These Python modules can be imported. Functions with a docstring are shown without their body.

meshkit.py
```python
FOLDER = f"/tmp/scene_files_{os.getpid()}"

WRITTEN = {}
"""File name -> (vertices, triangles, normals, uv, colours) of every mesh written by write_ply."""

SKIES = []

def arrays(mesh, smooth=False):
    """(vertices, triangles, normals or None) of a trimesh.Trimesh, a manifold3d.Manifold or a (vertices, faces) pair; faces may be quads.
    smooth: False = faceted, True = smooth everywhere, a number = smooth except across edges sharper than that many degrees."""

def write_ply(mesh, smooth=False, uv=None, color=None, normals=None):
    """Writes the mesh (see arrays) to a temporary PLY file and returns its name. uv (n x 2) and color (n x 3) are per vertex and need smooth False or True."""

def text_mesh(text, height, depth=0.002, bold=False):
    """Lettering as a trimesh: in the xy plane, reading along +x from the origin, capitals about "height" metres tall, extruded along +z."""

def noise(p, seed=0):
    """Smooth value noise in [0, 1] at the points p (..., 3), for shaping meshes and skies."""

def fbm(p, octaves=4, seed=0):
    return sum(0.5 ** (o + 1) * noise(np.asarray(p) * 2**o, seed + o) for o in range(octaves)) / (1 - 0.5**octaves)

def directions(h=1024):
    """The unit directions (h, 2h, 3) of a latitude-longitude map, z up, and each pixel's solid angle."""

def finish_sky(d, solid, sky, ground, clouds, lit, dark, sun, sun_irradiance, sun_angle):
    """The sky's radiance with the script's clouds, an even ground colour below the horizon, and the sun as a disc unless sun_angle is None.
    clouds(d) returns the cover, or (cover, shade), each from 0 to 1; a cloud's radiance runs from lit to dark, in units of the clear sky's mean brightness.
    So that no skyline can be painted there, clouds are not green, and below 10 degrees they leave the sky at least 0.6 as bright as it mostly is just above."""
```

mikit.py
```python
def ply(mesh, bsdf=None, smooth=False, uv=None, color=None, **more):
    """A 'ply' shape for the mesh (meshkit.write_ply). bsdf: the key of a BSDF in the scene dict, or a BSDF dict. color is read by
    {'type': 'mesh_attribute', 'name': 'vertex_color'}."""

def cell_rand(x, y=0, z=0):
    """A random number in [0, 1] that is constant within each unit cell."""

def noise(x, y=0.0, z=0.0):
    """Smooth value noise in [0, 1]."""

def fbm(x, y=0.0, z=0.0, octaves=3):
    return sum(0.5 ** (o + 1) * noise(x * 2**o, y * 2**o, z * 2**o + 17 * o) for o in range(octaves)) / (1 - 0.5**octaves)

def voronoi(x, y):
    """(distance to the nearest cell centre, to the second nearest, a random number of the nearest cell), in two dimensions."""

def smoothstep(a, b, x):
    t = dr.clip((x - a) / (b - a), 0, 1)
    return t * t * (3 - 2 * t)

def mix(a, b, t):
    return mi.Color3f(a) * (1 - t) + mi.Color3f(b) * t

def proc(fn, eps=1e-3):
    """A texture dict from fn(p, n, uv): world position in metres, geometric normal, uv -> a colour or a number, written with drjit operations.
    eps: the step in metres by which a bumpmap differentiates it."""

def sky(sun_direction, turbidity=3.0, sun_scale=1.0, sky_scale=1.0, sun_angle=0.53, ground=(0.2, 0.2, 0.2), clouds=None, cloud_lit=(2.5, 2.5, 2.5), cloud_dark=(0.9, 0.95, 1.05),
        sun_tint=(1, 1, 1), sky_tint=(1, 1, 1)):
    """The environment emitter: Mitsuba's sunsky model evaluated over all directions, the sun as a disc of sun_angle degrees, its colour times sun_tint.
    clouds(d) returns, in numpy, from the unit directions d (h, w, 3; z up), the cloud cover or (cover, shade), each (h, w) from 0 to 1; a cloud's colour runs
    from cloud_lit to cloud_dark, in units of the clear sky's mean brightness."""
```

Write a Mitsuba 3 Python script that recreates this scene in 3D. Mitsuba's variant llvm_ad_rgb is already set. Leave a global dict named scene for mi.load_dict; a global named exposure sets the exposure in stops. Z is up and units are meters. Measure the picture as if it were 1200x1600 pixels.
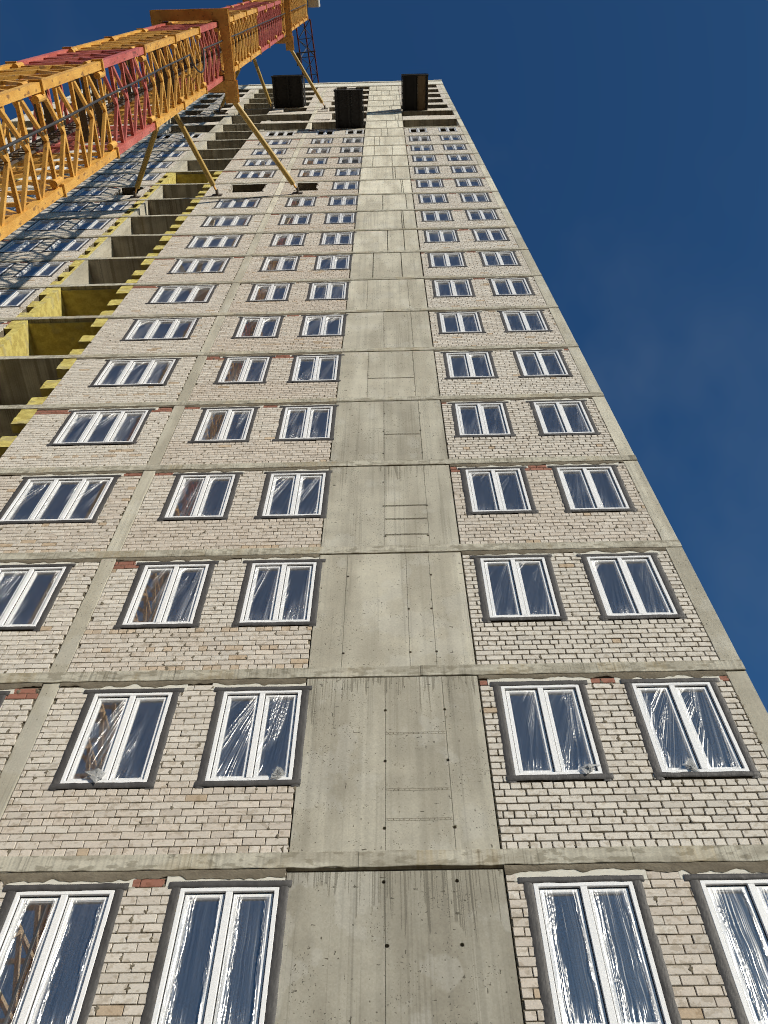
import math, random
import numpy as np
import trimesh, manifold3d as m3
import drjit as dr
import mitsuba as mi
import mikit, meshkit
from mikit import noise, fbm, smoothstep, mix, cell_rand, voronoi

T = mi.ScalarTransform4f
random.seed(7)
rng = np.random.default_rng(7)
scene = {'type': 'scene'}
labels = {}

# ------------------------------------------------------------------ camera, sky, exposure
CAM = np.array([0.0, -8.3855, 1.60])
FW = np.array([-0.0106626, 0.53792069, 0.84292801])
UP = np.array([0.02032439, -0.8426852, 0.53802283])
scene['camera'] = {'type': 'perspective', 'fov': 48.362, 'fov_axis': 'x', 'near_clip': 0.1, 'far_clip': 6000.0,
                   'to_world': T().look_at(origin=CAM.tolist(), target=(CAM + FW).tolist(), up=UP.tolist())}
SUN = (1.12, -1.0, 0.605)


def cirrus(d):
    q = np.stack([d[..., 0] * 4.2 + d[..., 2] * 1.6, d[..., 1] * 2.6, d[..., 2] * 3.2], -1)
    c = meshkit.fbm(q * 2.2, 5, seed=24)
    w = meshkit.fbm(q * 0.8, 3, seed=5)
    return np.clip((c - 0.52) * 1.6, 0, 1) * np.clip((w - 0.36) * 3, 0, 1) * 0.34


scene['sky'] = mikit.sky(SUN, turbidity=2.2, sky_scale=0.52, sky_tint=(0.50, 0.93, 1.33), ground=(0.22, 0.20, 0.16), sun_tint=(0.80, 0.985, 1.42), clouds=cirrus, cloud_lit=(1.15, 1.6, 2.1))
exposure = 2.25

# ------------------------------------------------------------------ materials


def bsdf(key, d):
    scene[key] = d if key in ('m_glass', 'm_film', 'm_scrap') else {'type': 'twosided', 'bsdf': d}


def plastic(c, r, spec=0.5):
    return {'type': 'principled', 'base_color': c if isinstance(c, dict) else {'type': 'rgb', 'value': c}, 'roughness': r, 'specular': spec}


def brick_fn(p, n, uv):
    # uv.x: tone of this brick, uv.y: kind of this brick (0 pale, 1 pink, 2 tan, 3 red)
    c = mix((0.560, 0.522, 0.462), (0.500, 0.440, 0.375), smoothstep(0.0, 1.0, uv.y))
    c = mix(c, (0.45, 0.355, 0.255), smoothstep(1.4, 2.0, uv.y))
    c = mix(c, (0.27, 0.125, 0.090), smoothstep(2.4, 3.0, uv.y))
    c = c * (0.89 + 0.20 * uv.x)
    g = fbm(p.x * 70, p.y * 70, p.z * 70, 3)
    c = c * (0.87 + 0.26 * g)
    b = smoothstep(0.56, 0.70, fbm(p.x * 17 + 3, p.z * 23, p.y, 4))
    return mix(c, c * mi.Color3f(0.74, 0.71, 0.66), b * 0.8)


def far_brick_fn(p, n, uv):
    row = dr.floor(p.z / 0.104)
    fz = p.z / 0.104 - row
    xx = p.x / 0.26 + 0.5 * (row - 2 * dr.floor(row / 2))
    fx = xx - dr.floor(xx)
    r = cell_rand(dr.floor(xx), row, 3)
    c = mix((0.56, 0.525, 0.465), (0.49, 0.435, 0.37), r)
    j = dr.maximum(smoothstep(0.90, 0.94, fz), smoothstep(0.95, 0.97, fx))
    return mix(c, (0.15, 0.13, 0.10), j * 0.8)


def concrete_fn(p, n, uv):
    # uv.x: tone, stepped lighter on upper storeys, uv.y: metres below the top of the pour, for the drip marks that start there
    pour = dr.floor((p.z - 4.45) / 3.0)
    a = fbm(p.x * 2.6, p.z * 0.55 + pour * 5, p.y * 2.6, 4)
    b = fbm(p.x * 1.6 + 5, p.z * 3.4, p.y * 7.0, 4)
    c = mix((0.340, 0.315, 0.252), (0.440, 0.414, 0.338), smoothstep(0.3, 0.7, a))
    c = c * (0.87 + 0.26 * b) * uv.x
    lime = smoothstep(0.60, 0.68, fbm(p.x * 2.3 + 9, p.z * 1.9, p.y * 2 + pour, 5))
    c = mix(c, (0.50, 0.49, 0.445), lime * 0.22)
    # marks of the form boards: upright bands of differing grain
    bd = noise(p.x * 21.0, 3.0, pour * 7.7)
    c = c * (1.0 - 0.08 * smoothstep(0.60, 0.75, bd))
    fine = noise(p.x * 85.0, p.z * 0.7, pour * 3.3) * noise(p.x * 8.0, p.z * 0.5, 7.0)
    c = c * (1.0 - 0.17 * smoothstep(0.36, 0.66, fine))
    g = fbm(p.x * 60, p.z * 60, p.y * 60, 3)
    c = c * (0.86 + 0.28 * g)
    ln = noise(p.x * 31.0, pour * 3.1, 9.0)
    wid = noise(p.x * 105.0 + 0.5 * noise(p.z * 4.0, p.x * 9.0), 5.0, pour)
    reach = 0.08 + 1.5 * ln * noise(p.x * 1.9, 1.0, pour * 5.3)
    drip = smoothstep(0.54, 0.62, wid) * smoothstep(0.0, 0.04, reach - uv.y)
    c = mix(c, (0.085, 0.076, 0.055), drip * 0.52)
    pit = smoothstep(0.86, 0.90, noise(p.x * 75, p.z * 75, p.y * 75)) * smoothstep(0.45, 0.6, noise(p.x * 4, p.z * 4, 2.0))
    big = smoothstep(0.935, 0.955, noise(p.x * 28, p.z * 28, p.y * 28 + 4))
    return mix(c, (0.075, 0.068, 0.05), dr.maximum(pit, big) * 0.85)


def concrete_bump(p, n, uv):
    return fbm(p.x * 45, p.z * 45, p.y * 45, 3) * 0.002 + noise(p.x * 26.0, p.z * 0.4, 3.0) * 0.0012


def slab_fn(p, n, uv):
    a = fbm(p.x * 1.7, p.z * 9.0, p.y * 2 + 4, 4)
    c = mix((0.330, 0.306, 0.245), (0.445, 0.42, 0.345), smoothstep(0.32, 0.68, a))
    b = noise(p.x * 46.0, p.z * 2.5, 2.0)
    c = c * (0.84 + 0.24 * b)
    d = smoothstep(0.52, 0.66, fbm(p.x * 9, p.z * 20, 5.0, 5))
    c = mix(c, (0.19, 0.170, 0.125), d * 0.62)
    c = c * (1 - 0.30 * smoothstep(0.62, 0.80, noise(p.x * 70.0, p.z * 1.5, 6.0)) * smoothstep(0.4, 0.7, noise(p.x * 2.2, p.z, 4.0)))
    r = smoothstep(0.62, 0.7, noise(p.x * 3.0, p.z * 0.7, 8.0)) * noise(p.x * 40.0, p.z * 3.0, 1.0)
    c = mix(c, (0.33, 0.235, 0.10), r * 0.3)
    return c * (0.84 + 0.32 * fbm(p.x * 60, p.y * 60, p.z * 60, 3))


def mortar_fn(p, n, uv):
    return mix((0.105, 0.088, 0.064), (0.200, 0.175, 0.132), fbm(p.x * 6, p.z * 14, p.y * 6, 4)) * (0.8 + 0.4 * fbm(p.x * 80, p.y * 80, p.z * 80, 2))


def mortar_bump(p, n, uv):
    return fbm(p.x * 60, p.y * 60, p.z * 60, 3) * 0.006


def yellow_fn(p, n, uv):
    w = fbm(p.x * 3.1, p.y * 3.1, p.z * 1.3, 4)
    c = mix((0.62, 0.345, 0.075), (0.52, 0.265, 0.050), smoothstep(0.35, 0.65, w))
    r = smoothstep(0.66, 0.72, fbm(p.x * 13, p.y * 13, p.z * 5, 4))
    return mix(c, (0.15, 0.07, 0.03), r * 0.7)


def red_fn(p, n, uv):
    w = fbm(p.x * 3.1 + 7, p.y * 3.1, p.z * 1.3, 4)
    c = mix((0.47, 0.135, 0.105), (0.39, 0.090, 0.070), smoothstep(0.35, 0.65, w))
    r = smoothstep(0.66, 0.72, fbm(p.x * 13, p.y * 13, p.z * 5, 4))
    return mix(c, (0.13, 0.055, 0.035), r * 0.7)


def foam_fn(p, n, uv):
    c = mix((0.53, 0.455, 0.150), (0.40, 0.325, 0.095), smoothstep(0.3, 0.7, fbm(p.x * 7, p.y * 7, p.z * 7, 4)))
    c = mix(c, (0.34, 0.31, 0.20), 0.4 * smoothstep(0.60, 0.66, fbm(p.x * 4 + 2, p.y * 4, p.z * 4, 4)))
    return c * (0.85 + 0.3 * fbm(p.x * 40, p.y * 40, p.z * 40, 2))


def foam_bump(p, n, uv):
    return fbm(p.x * 22, p.y * 22, p.z * 22, 3) * 0.012


def tape_bump(p, n, uv):
    return (noise(p.x * 22 + p.z * 9, p.z * 13) + 0.5 * noise(p.x * 60, p.z * 35 - p.x * 30)) * 0.0032


def tape_fn(p, n, uv):
    return mix((0.046, 0.043, 0.042), (0.082, 0.078, 0.075), fbm(p.x * 5, p.z * 3, 1.0, 3)) * (0.9 + 0.2 * noise(p.x * 120, p.z * 120))


def film_field(p, uv):
    # protective film: folds run out from a pinched corner of each sash; tight at some places, slack at others
    cx, cz = dr.floor(p.x / 0.565 + 50), dr.floor((p.z - 4.45) / 3.0)
    h1, h2, h3 = cell_rand(cx, cz, 1), cell_rand(cx, cz, 2), cell_rand(cx, cz, 3)
    low = 1 - smoothstep(0.0, 1.0, cz)
    ax = (1 - low) * (0.85 + 0.9 * h1) + low * (0.5 + 0.3 * (h1 - 0.5))
    az = 1.30 + 0.6 * h2 + 3.7 * low
    dx, dz = (uv.x - ax) * 0.37, (az - uv.y) * 1.35
    th = dr.atan2(dx, dz) + 0.0022 * noise(dz * 5.0, dx * 9.0, cx + 7 * cz)
    r = dr.sqrt(dx * dx + dz * dz)
    a = th * (1.2 + 3.4 * low)
    right = smoothstep(0.5, 1.5, p.x)
    bundle = smoothstep(0.48, 0.74, noise(a * 9.0 + 13 * h3, r * 0.8, cx + 3 * cz))
    wl = 0.10 * noise(uv.y * 8, cx, cz) + 0.025 * noise(uv.y * 40, uv.x * 30, cx)
    edge = dr.maximum(smoothstep(0.36, 0.22, uv.x + wl), smoothstep(0.84, 0.93, uv.x - 0.06 + wl))
    foot = smoothstep(0.22, 0.0, uv.y) * noise(uv.x * 9, uv.y * 9, cx)
    amount = dr.minimum(1.35, (bundle * (0.45 + 0.6 * h2) * (1 - 0.6 * low) + edge * (0.10 + 1.15 * low)) * (1 - 0.42 * right * (1 - 0.35 * low)) + 0.8 * foot)
    return a, r, amount, cx, cz


def wrinkles(p, n, uv):
    a, r, m, cx, cz = film_field(p, uv)
    fold = noise(a * 62.0, r * 1.3, cx + cz) * 0.018 + noise(a * 170.0, r * 3.0, cz) * 0.0085
    crumple = noise(p.x * 70.0, p.z * 42.0, cx) * 0.013 * (1 - 0.6 * smoothstep(1.0, 0.0, cz))
    return m * (fold + crumple * smoothstep(0.40, 0.80, noise(a * 12, r * 6, cx))) + 0.0030 * noise(a * 34.0, r * 0.8, cx) + 0.0018 * noise(a * 110.0, r * 0.9, cx)


def film_cover(p, n, uv):
    a, r, m, cx, cz = film_field(p, uv)
    return 0.055 + 0.32 * m * noise(a * 75.0, r * 3.0, cz) + 0.06 * noise(a * 120.0, r * 1.0, cx)


def dirt_fn(p, n, uv):
    return mix((0.045, 0.039, 0.032), (0.085, 0.076, 0.064), fbm(p.x * 0.3, p.y * 0.3, 1.0, 4)) * (0.8 + 0.4 * fbm(p.x * 6, p.y * 6, 3.0, 3))


def steel_fn(p, n, uv):
    return mix((0.055, 0.050, 0.045), (0.10, 0.075, 0.055), fbm(p.x * 3, p.y * 3, p.z * 3, 3))


def timber_fn(p, n, uv):
    return mix((0.17, 0.12, 0.07), (0.27, 0.20, 0.12), fbm(p.x * 9, p.y * 1.2, p.z * 9, 3))


P = mikit.proc
bsdf('m_brick', plastic(P(brick_fn), 0.9, 0.2))
bsdf('m_brick_far', plastic(P(far_brick_fn), 0.9, 0.2))
bsdf('m_concrete', {'type': 'bumpmap', 'arbitrary': P(concrete_bump), 'scale': 1.0, 'bsdf': plastic(P(concrete_fn), 0.85, 0.25)})
bsdf('m_slab', {'type': 'bumpmap', 'arbitrary': P(concrete_bump), 'scale': 1.0, 'bsdf': plastic(P(slab_fn), 0.9, 0.2)})
bsdf('m_mortar', {'type': 'bumpmap', 'arbitrary': P(mortar_bump), 'scale': 1.0, 'bsdf': plastic(P(mortar_fn), 0.95, 0.1)})
bsdf('m_lintel', plastic([0.56, 0.54, 0.47], 0.9, 0.2))
bsdf('m_pvc', {'type': 'roughplastic', 'diffuse_reflectance': {'type': 'rgb', 'value': [0.80, 0.80, 0.80]}, 'alpha': 0.15})
bsdf('m_tape', {'type': 'bumpmap', 'arbitrary': P(tape_bump), 'scale': 1.0, 'bsdf': plastic(P(tape_fn), 0.6, 0.35)})
bsdf('m_glass', {'type': 'thindielectric', 'int_ior': 2.3})
# clear film: lets most light through, throws the rest back in sharp creases
bsdf('m_film', {'type': 'mask', 'opacity': P(film_cover),
                'bsdf': {'type': 'twosided', 'bsdf': {'type': 'bumpmap', 'arbitrary': P(wrinkles), 'scale': 1.0, 'bsdf': {'type': 'principled', 'base_color': {'type': 'rgb', 'value': [0.90, 0.91, 0.92]}, 'metallic': 0.62, 'roughness': 0.29}}}})
bsdf('m_scrap', {'type': 'principledthin', 'base_color': {'type': 'rgb', 'value': [0.75, 0.75, 0.74]}, 'roughness': 0.2, 'spec_trans': 0.4, 'eta': 1.5, 'diff_trans': 0.9})
bsdf('m_yellow', plastic(P(yellow_fn), 0.42, 0.5))
bsdf('m_strut', plastic([0.40, 0.265, 0.060], 0.45, 0.5))
bsdf('m_red', plastic(P(red_fn), 0.42, 0.5))
bsdf('m_foam', {'type': 'bumpmap', 'arbitrary': P(foam_bump), 'scale': 1.0, 'bsdf': plastic(P(foam_fn), 0.9, 0.2)})
bsdf('m_rust', plastic([0.20, 0.055, 0.035], 0.8, 0.2))
bsdf('m_steel', plastic(P(steel_fn), 0.6, 0.4))
bsdf('m_black', plastic([0.022, 0.021, 0.02], 0.7, 0.3))
bsdf('m_timber', plastic(P(timber_fn), 0.8, 0.2))
bsdf('m_cable', plastic([0.03, 0.03, 0.032], 0.5, 0.4))
bsdf('m_dirt', plastic(P(dirt_fn), 0.95, 0.1))
bsdf('m_cab', plastic([0.45, 0.44, 0.40], 0.5, 0.4))

# ------------------------------------------------------------------ mesh helpers


class MB:
    """Collects quads and triangles, each with its own corners, and a uv per corner."""

    def __init__(self):
        self.v, self.f, self.t, self.n = [], [], [], 0

    def add(self, v, f, uv=None):
        v = np.asarray(v, float).reshape(-1, 3)
        f = np.asarray(f, int)
        if f.shape[1] == 4:
            f = np.vstack([f[:, [0, 1, 2]], f[:, [0, 2, 3]]])
        self.v.append(v)
        self.f.append(f + self.n)
        self.t.append(np.zeros((len(v), 2)) if uv is None else np.broadcast_to(np.asarray(uv, float), (len(v), 2)))
        self.n += len(v)
        return self

    def box(self, x0, x1, y0, y1, z0, z1, uv=None, bev=0.0):
        if bev:
            return self.bevbox(x0, x1, y0, y1, z0, z1, bev, uv)
        v = [(x, y, z) for x in (x0, x1) for y in (y0, y1) for z in (z0, z1)]
        f = [(0, 1, 3, 2), (4, 6, 7, 5), (0, 4, 5, 1), (2, 3, 7, 6), (0, 2, 6, 4), (1, 5, 7, 3)]
        return self.add(v, f, uv)

    def bevbox(self, x0, x1, y0, y1, z0, z1, b, uv=None):
        """box whose front (y0) edges are chamfered"""
        L = lambda i, y: [(x0 + i, y, z0 + i), (x1 - i, y, z0 + i), (x1 - i, y, z1 - i), (x0 + i, y, z1 - i)]
        v = L(b, y0) + L(0, y0 + b) + L(0, y1)
        f = [(0, 1, 2, 3), (11, 10, 9, 8)]
        for k in (0, 4):
            for i in range(4):
                j = (i + 1) % 4
                f.append((k + i, k + 4 + i, k + 4 + j, k + j))
        return self.add(v, f, uv)

    def bar(self, p, q, w, d=None, up=(0, 0, 1), uv=None):
        """a rectangular bar from p to q"""
        p, q = np.asarray(p, float), np.asarray(q, float)
        a = q - p
        a /= np.linalg.norm(a)
        u = np.cross(a, up)
        if np.linalg.norm(u) < 1e-6:
            u = np.cross(a, (1, 0, 0))
        u /= np.linalg.norm(u)
        w2 = np.cross(u, a)
        d = d or w
        v = [e + sx * u * w / 2 + sy * w2 * d / 2 for e in (p, q) for sx, sy in ((-1, -1), (1, -1), (1, 1), (-1, 1))]
        f = [(0, 3, 2, 1), (4, 5, 6, 7)] + [(i, (i + 1) % 4, (i + 1) % 4 + 4, i + 4) for i in range(4)]
        return self.add(v, f, uv)

    def tube(self, pts, r, n=10, caps=True):
        pts = np.asarray(pts, float)
        k = len(pts)
        tan = np.gradient(pts, axis=0)
        tan /= np.linalg.norm(tan, axis=1, keepdims=True)
        ref = np.array([0.3, 0.2, 0.93])
        vs = []
        for i in range(k):
            u = np.cross(tan[i], ref)
            if np.linalg.norm(u) < 1e-3:
                u = np.cross(tan[i], (1, 0, 0))
            u /= np.linalg.norm(u)
            w = np.cross(tan[i], u)
            t = np.arange(n) / n * 2 * np.pi
            vs.append(pts[i] + r * (np.cos(t)[:, None] * u + np.sin(t)[:, None] * w))
        v = np.vstack(vs)
        f = [(i * n + j, i * n + (j + 1) % n, (i + 1) * n + (j + 1) % n, (i + 1) * n + j) for i in range(k - 1) for j in range(n)]
        self.add(v, f)
        if caps:
            for e, o in ((0, 1), (k - 1, -1)):
                c = np.vstack([vs[e], pts[e][None]])
                self.add(c, [((j, n, (j + 1) % n) if o == 1 else ((j + 1) % n, n, j)) for j in range(n)])
        return self

    def grid(self, Pts, uv=None):
        """Pts (a, b, 3)"""
        a, b = Pts.shape[:2]
        i = np.arange(a * b).reshape(a, b)
        f = np.stack([i[:-1, :-1], i[1:, :-1], i[1:, 1:], i[:-1, 1:]], -1).reshape(-1, 4)
        return self.add(Pts.reshape(-1, 3), f, None if uv is None else uv.reshape(-1, 2))

    def ring(self, loops, uv=None):
        """skin between successive 4-corner loops"""
        v = np.array(loops, float).reshape(-1, 3)
        f = []
        for k in range(len(loops) - 1):
            for i in range(4):
                j = (i + 1) % 4
                f.append((4 * k + i, 4 * k + j, 4 * k + 4 + j, 4 * k + 4 + i))
        return self.add(v, f, uv)

    def mani(self, m, top=None, tone=1.0, below=0.0):
        me = m.to_mesh()
        v = np.asarray(me.vert_properties)[:, :3].astype(float)
        f = np.asarray(me.tri_verts)
        vv = v[f.ravel()]
        uv = np.stack([vv[:, 0] * 0 + tone, (top - vv[:, 2] + below) if top is not None else vv[:, 0] * 0 + 99], 1)
        return self.add(vv, np.arange(len(vv)).reshape(-1, 3), uv)

    def build(self, smooth=False, bs=None):
        v, f, t = np.vstack(self.v), np.vstack(self.f), np.vstack(self.t)
        return mikit.ply((v, f), bs, smooth=smooth, uv=t if smooth is False or smooth is True else None)


def new_key(key):
    if key not in scene and key not in used:
        used.add(key)
        return key
    i = count.get(key, 1)
    while f'{key}_{i:03d}' in used:
        i += 1
    count[key] = i + 1
    used.add(f'{key}_{i:03d}')
    return f'{key}_{i:03d}'


used, count = set(), {}


def put(key, mb, bs, smooth=False, kind=None, **more):
    key = new_key(key)
    d = mb.build(smooth, bs) if isinstance(mb, MB) else dict(mb)
    d.update(more)
    scene[key] = d
    if kind:
        labels.setdefault(key, {})['kind'] = kind
    return key


# ------------------------------------------------------------------ ground
g = MB()
g.grid(np.stack(np.meshgrid([-3000, -60, 60, 3000], [-3000, -60, 60, 3000], [0.0], indexing='ij'), -1)[:, :, 0][:, :, :].reshape(4, 4, 3))
put('ground', g, 'm_dirt')
labels['ground'] = {'label': 'bare earth of the building site around the tower block', 'kind': 'structure'}

# ------------------------------------------------------------------ building: levels and bays
Z0 = 4.45
B = 'apartment_building'
labels[B] = {'label': 'unfinished high-rise block of pale brick and raw concrete with rows of white windows', 'category': 'building'}


def zl(k):
    return Z0 + 3.0 * k + (0.85 if k >= 20 else 0.0)


ROOF = zl(25) + 2.45
ST = 0.20                      # slab edge height
SILL, HEAD = 1.227, 2.778      # window, above the underside of the slab below it
XL, XR, DEPTH = -25.9, 4.87, 7.0
COURSE = 0.104

BAYS = [  # x0, x1, windows (x0, x1, panes)
    (1.140, 4.580, [(1.435, 2.505, 2), (3.215, 4.285, 2)]),
    (-4.710, -1.259, [(-4.175, -3.100, 2), (-2.385, -1.312, 2)]),
    (-8.100, -4.965, [(-7.190, -5.500, 3)]),
    (-14.60, -10.90, [(-12.35, -11.20, 2), (-14.10, -12.95, 2)]),
    (-18.00, -14.90, [(-17.20, -15.50, 3)]),
    (-25.60, -20.80, [(-22.50, -21.40, 2), (-24.60, -23.50, 2)]),
]
PILLARS = [(4.583, 4.87), (-4.962, -4.713), (-14.897, -14.603), (-25.9, -25.603)]
SHEAR = (-1.255, 1.136)
LOGGIAS = [(-10.90, -8.10), (-20.80, -18.00)]
NO_WINDOW = {(12, -7.190), (12, -4.175), (12, -12.35)}

# floors, slab edges
for k in range(0, 26):
    z = zl(k)
    put(f'{B}__floor_slab', MB().box(XL + 0.02, XR - 0.02, 0.022, DEPTH, z + 0.002, z + ST - 0.002, (1, 99)), 'm_slab')
    mb = MB()
    xs = [XL]
    while xs[-1] < XR - 5.0:
        xs.append(xs[-1] + rng.uniform(3.0, 4.6))
    xs.append(XR)
    for a, b in zip(xs[:-1], xs[1:]):
        y = -0.014 - rng.uniform(0, 0.006)
        n = max(2, int((b - a) / 0.12)) if k < 8 else 2
        X = np.linspace(a + 0.003, b - 0.003, n + 1)
        cr = lambda s: (meshkit.fbm(np.stack([X * 4, X * 0 + k * 3.1, X * 0 + s], -1), 4, seed=6) - 0.5) * 0.035 + rng.normal(0, 0.003, n + 1)
        lo = z + (cr(0.0) if k < 8 else 0)
        hi = z + ST + (cr(9.0) * 0.6 if k < 8 else 0)
        o = np.ones(n + 1)
        L = lambda yy, zz: np.stack([X, o * yy, zz * o], -1)
        G = np.stack([L(0.02, lo), L(y + 0.004, lo), L(y, lo + 0.005), L(y, hi - 0.005), L(y + 0.004, hi), L(0.02, hi)], 1)
        U = np.stack([np.ones(G.shape[:2]), np.full(G.shape[:2], 99.0)], -1)
        mb.grid(G, U)
        mb.box(a + 0.003, b - 0.003, -0.004, 0.018, z + 0.004, z + ST - 0.004, (1, 99))
    put(f'{B}__slab_edge', mb, 'm_slab')
    if k < 14:
        for x0, x1 in LOGGIAS[:1]:
            put(f'{B}__loggia_edge_strip', MB().box(x0 + 0.45, x1 - 0.02, 0.012, 0.12, z + ST, z + ST + 0.055), 'm_rust')

# structure behind the facade
mb = MB()
mb.box(XL, XR, DEPTH, DEPTH + 0.25, 0, ROOF, (1, 99))
mb.box(XL, XL + 0.25, 0.31, DEPTH - 0.002, 0, ROOF, (1, 99))
mb.box(XR - 0.25, XR, 0.31, DEPTH - 0.002, 0, ROOF, (1, 99))
put(f'{B}__rear_wall', mb, 'm_concrete')
put(f'{B}__plinth_wall', MB().box(XL, XR, 0.0, 0.3, 0, Z0 - 0.004, (1, 99)), 'm_concrete')
for x in (-14.75, -4.84, -1.15, 1.03):
    mb = MB()
    for k in range(0, 25):
        mb.box(x - 0.1, x + 0.1, 0.31, DEPTH - 0.003, zl(k) + ST + 0.001, zl(k + 1) - 0.001, (1, 99))
    put(f'{B}__cross_wall', mb, 'm_concrete')
mb = MB()
mb.box(XL, XR, 0.31, DEPTH, ROOF - 0.25, ROOF - 0.004, (1, 99))
put(f'{B}__roof_slab', mb, 'm_slab')
mb = MB()
mb.box(XL, XR, -0.05, 0.30, zl(25) + ST + 0.003, ROOF - 0.35, (1, 99))
mb.box(XL, XR, -0.12, 0.30, ROOF - 0.347, ROOF, (1, 99))
put(f'{B}__roof_parapet', mb, 'm_lintel')

# pillars
for x0, x1 in PILLARS:
    mb = MB()
    for k in range(0, 25):
        w = rng.uniform(-0.006, 0.006)
        nz = 14 if k < 6 else 2
        Zs = np.linspace(zl(k) + ST + 0.006, zl(k + 1) - 0.006, nz)
        jl, jr = (rng.normal(0, 0.004, nz), rng.normal(0, 0.004, nz)) if k < 6 else (np.zeros(nz), np.zeros(nz))
        if x1 == XR:
            jr = jr * 0
        o = np.ones(nz)
        L = lambda x, y: np.stack([x * o, y * o, Zs], -1)
        G = np.stack([L(x0 + jl, 0.29), L(x0 + jl, 0.006 + w), L(x0 + jl + 0.006, w), L(x1 + jr - 0.006, w), L(x1 + jr, 0.006 + w), L(x1 + jr, 0.29)], 0)
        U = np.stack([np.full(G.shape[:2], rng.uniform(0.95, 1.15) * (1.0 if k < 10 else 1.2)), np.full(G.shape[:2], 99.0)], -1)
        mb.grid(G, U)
    put(f'{B}__pillar', mb, 'm_concrete')

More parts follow.
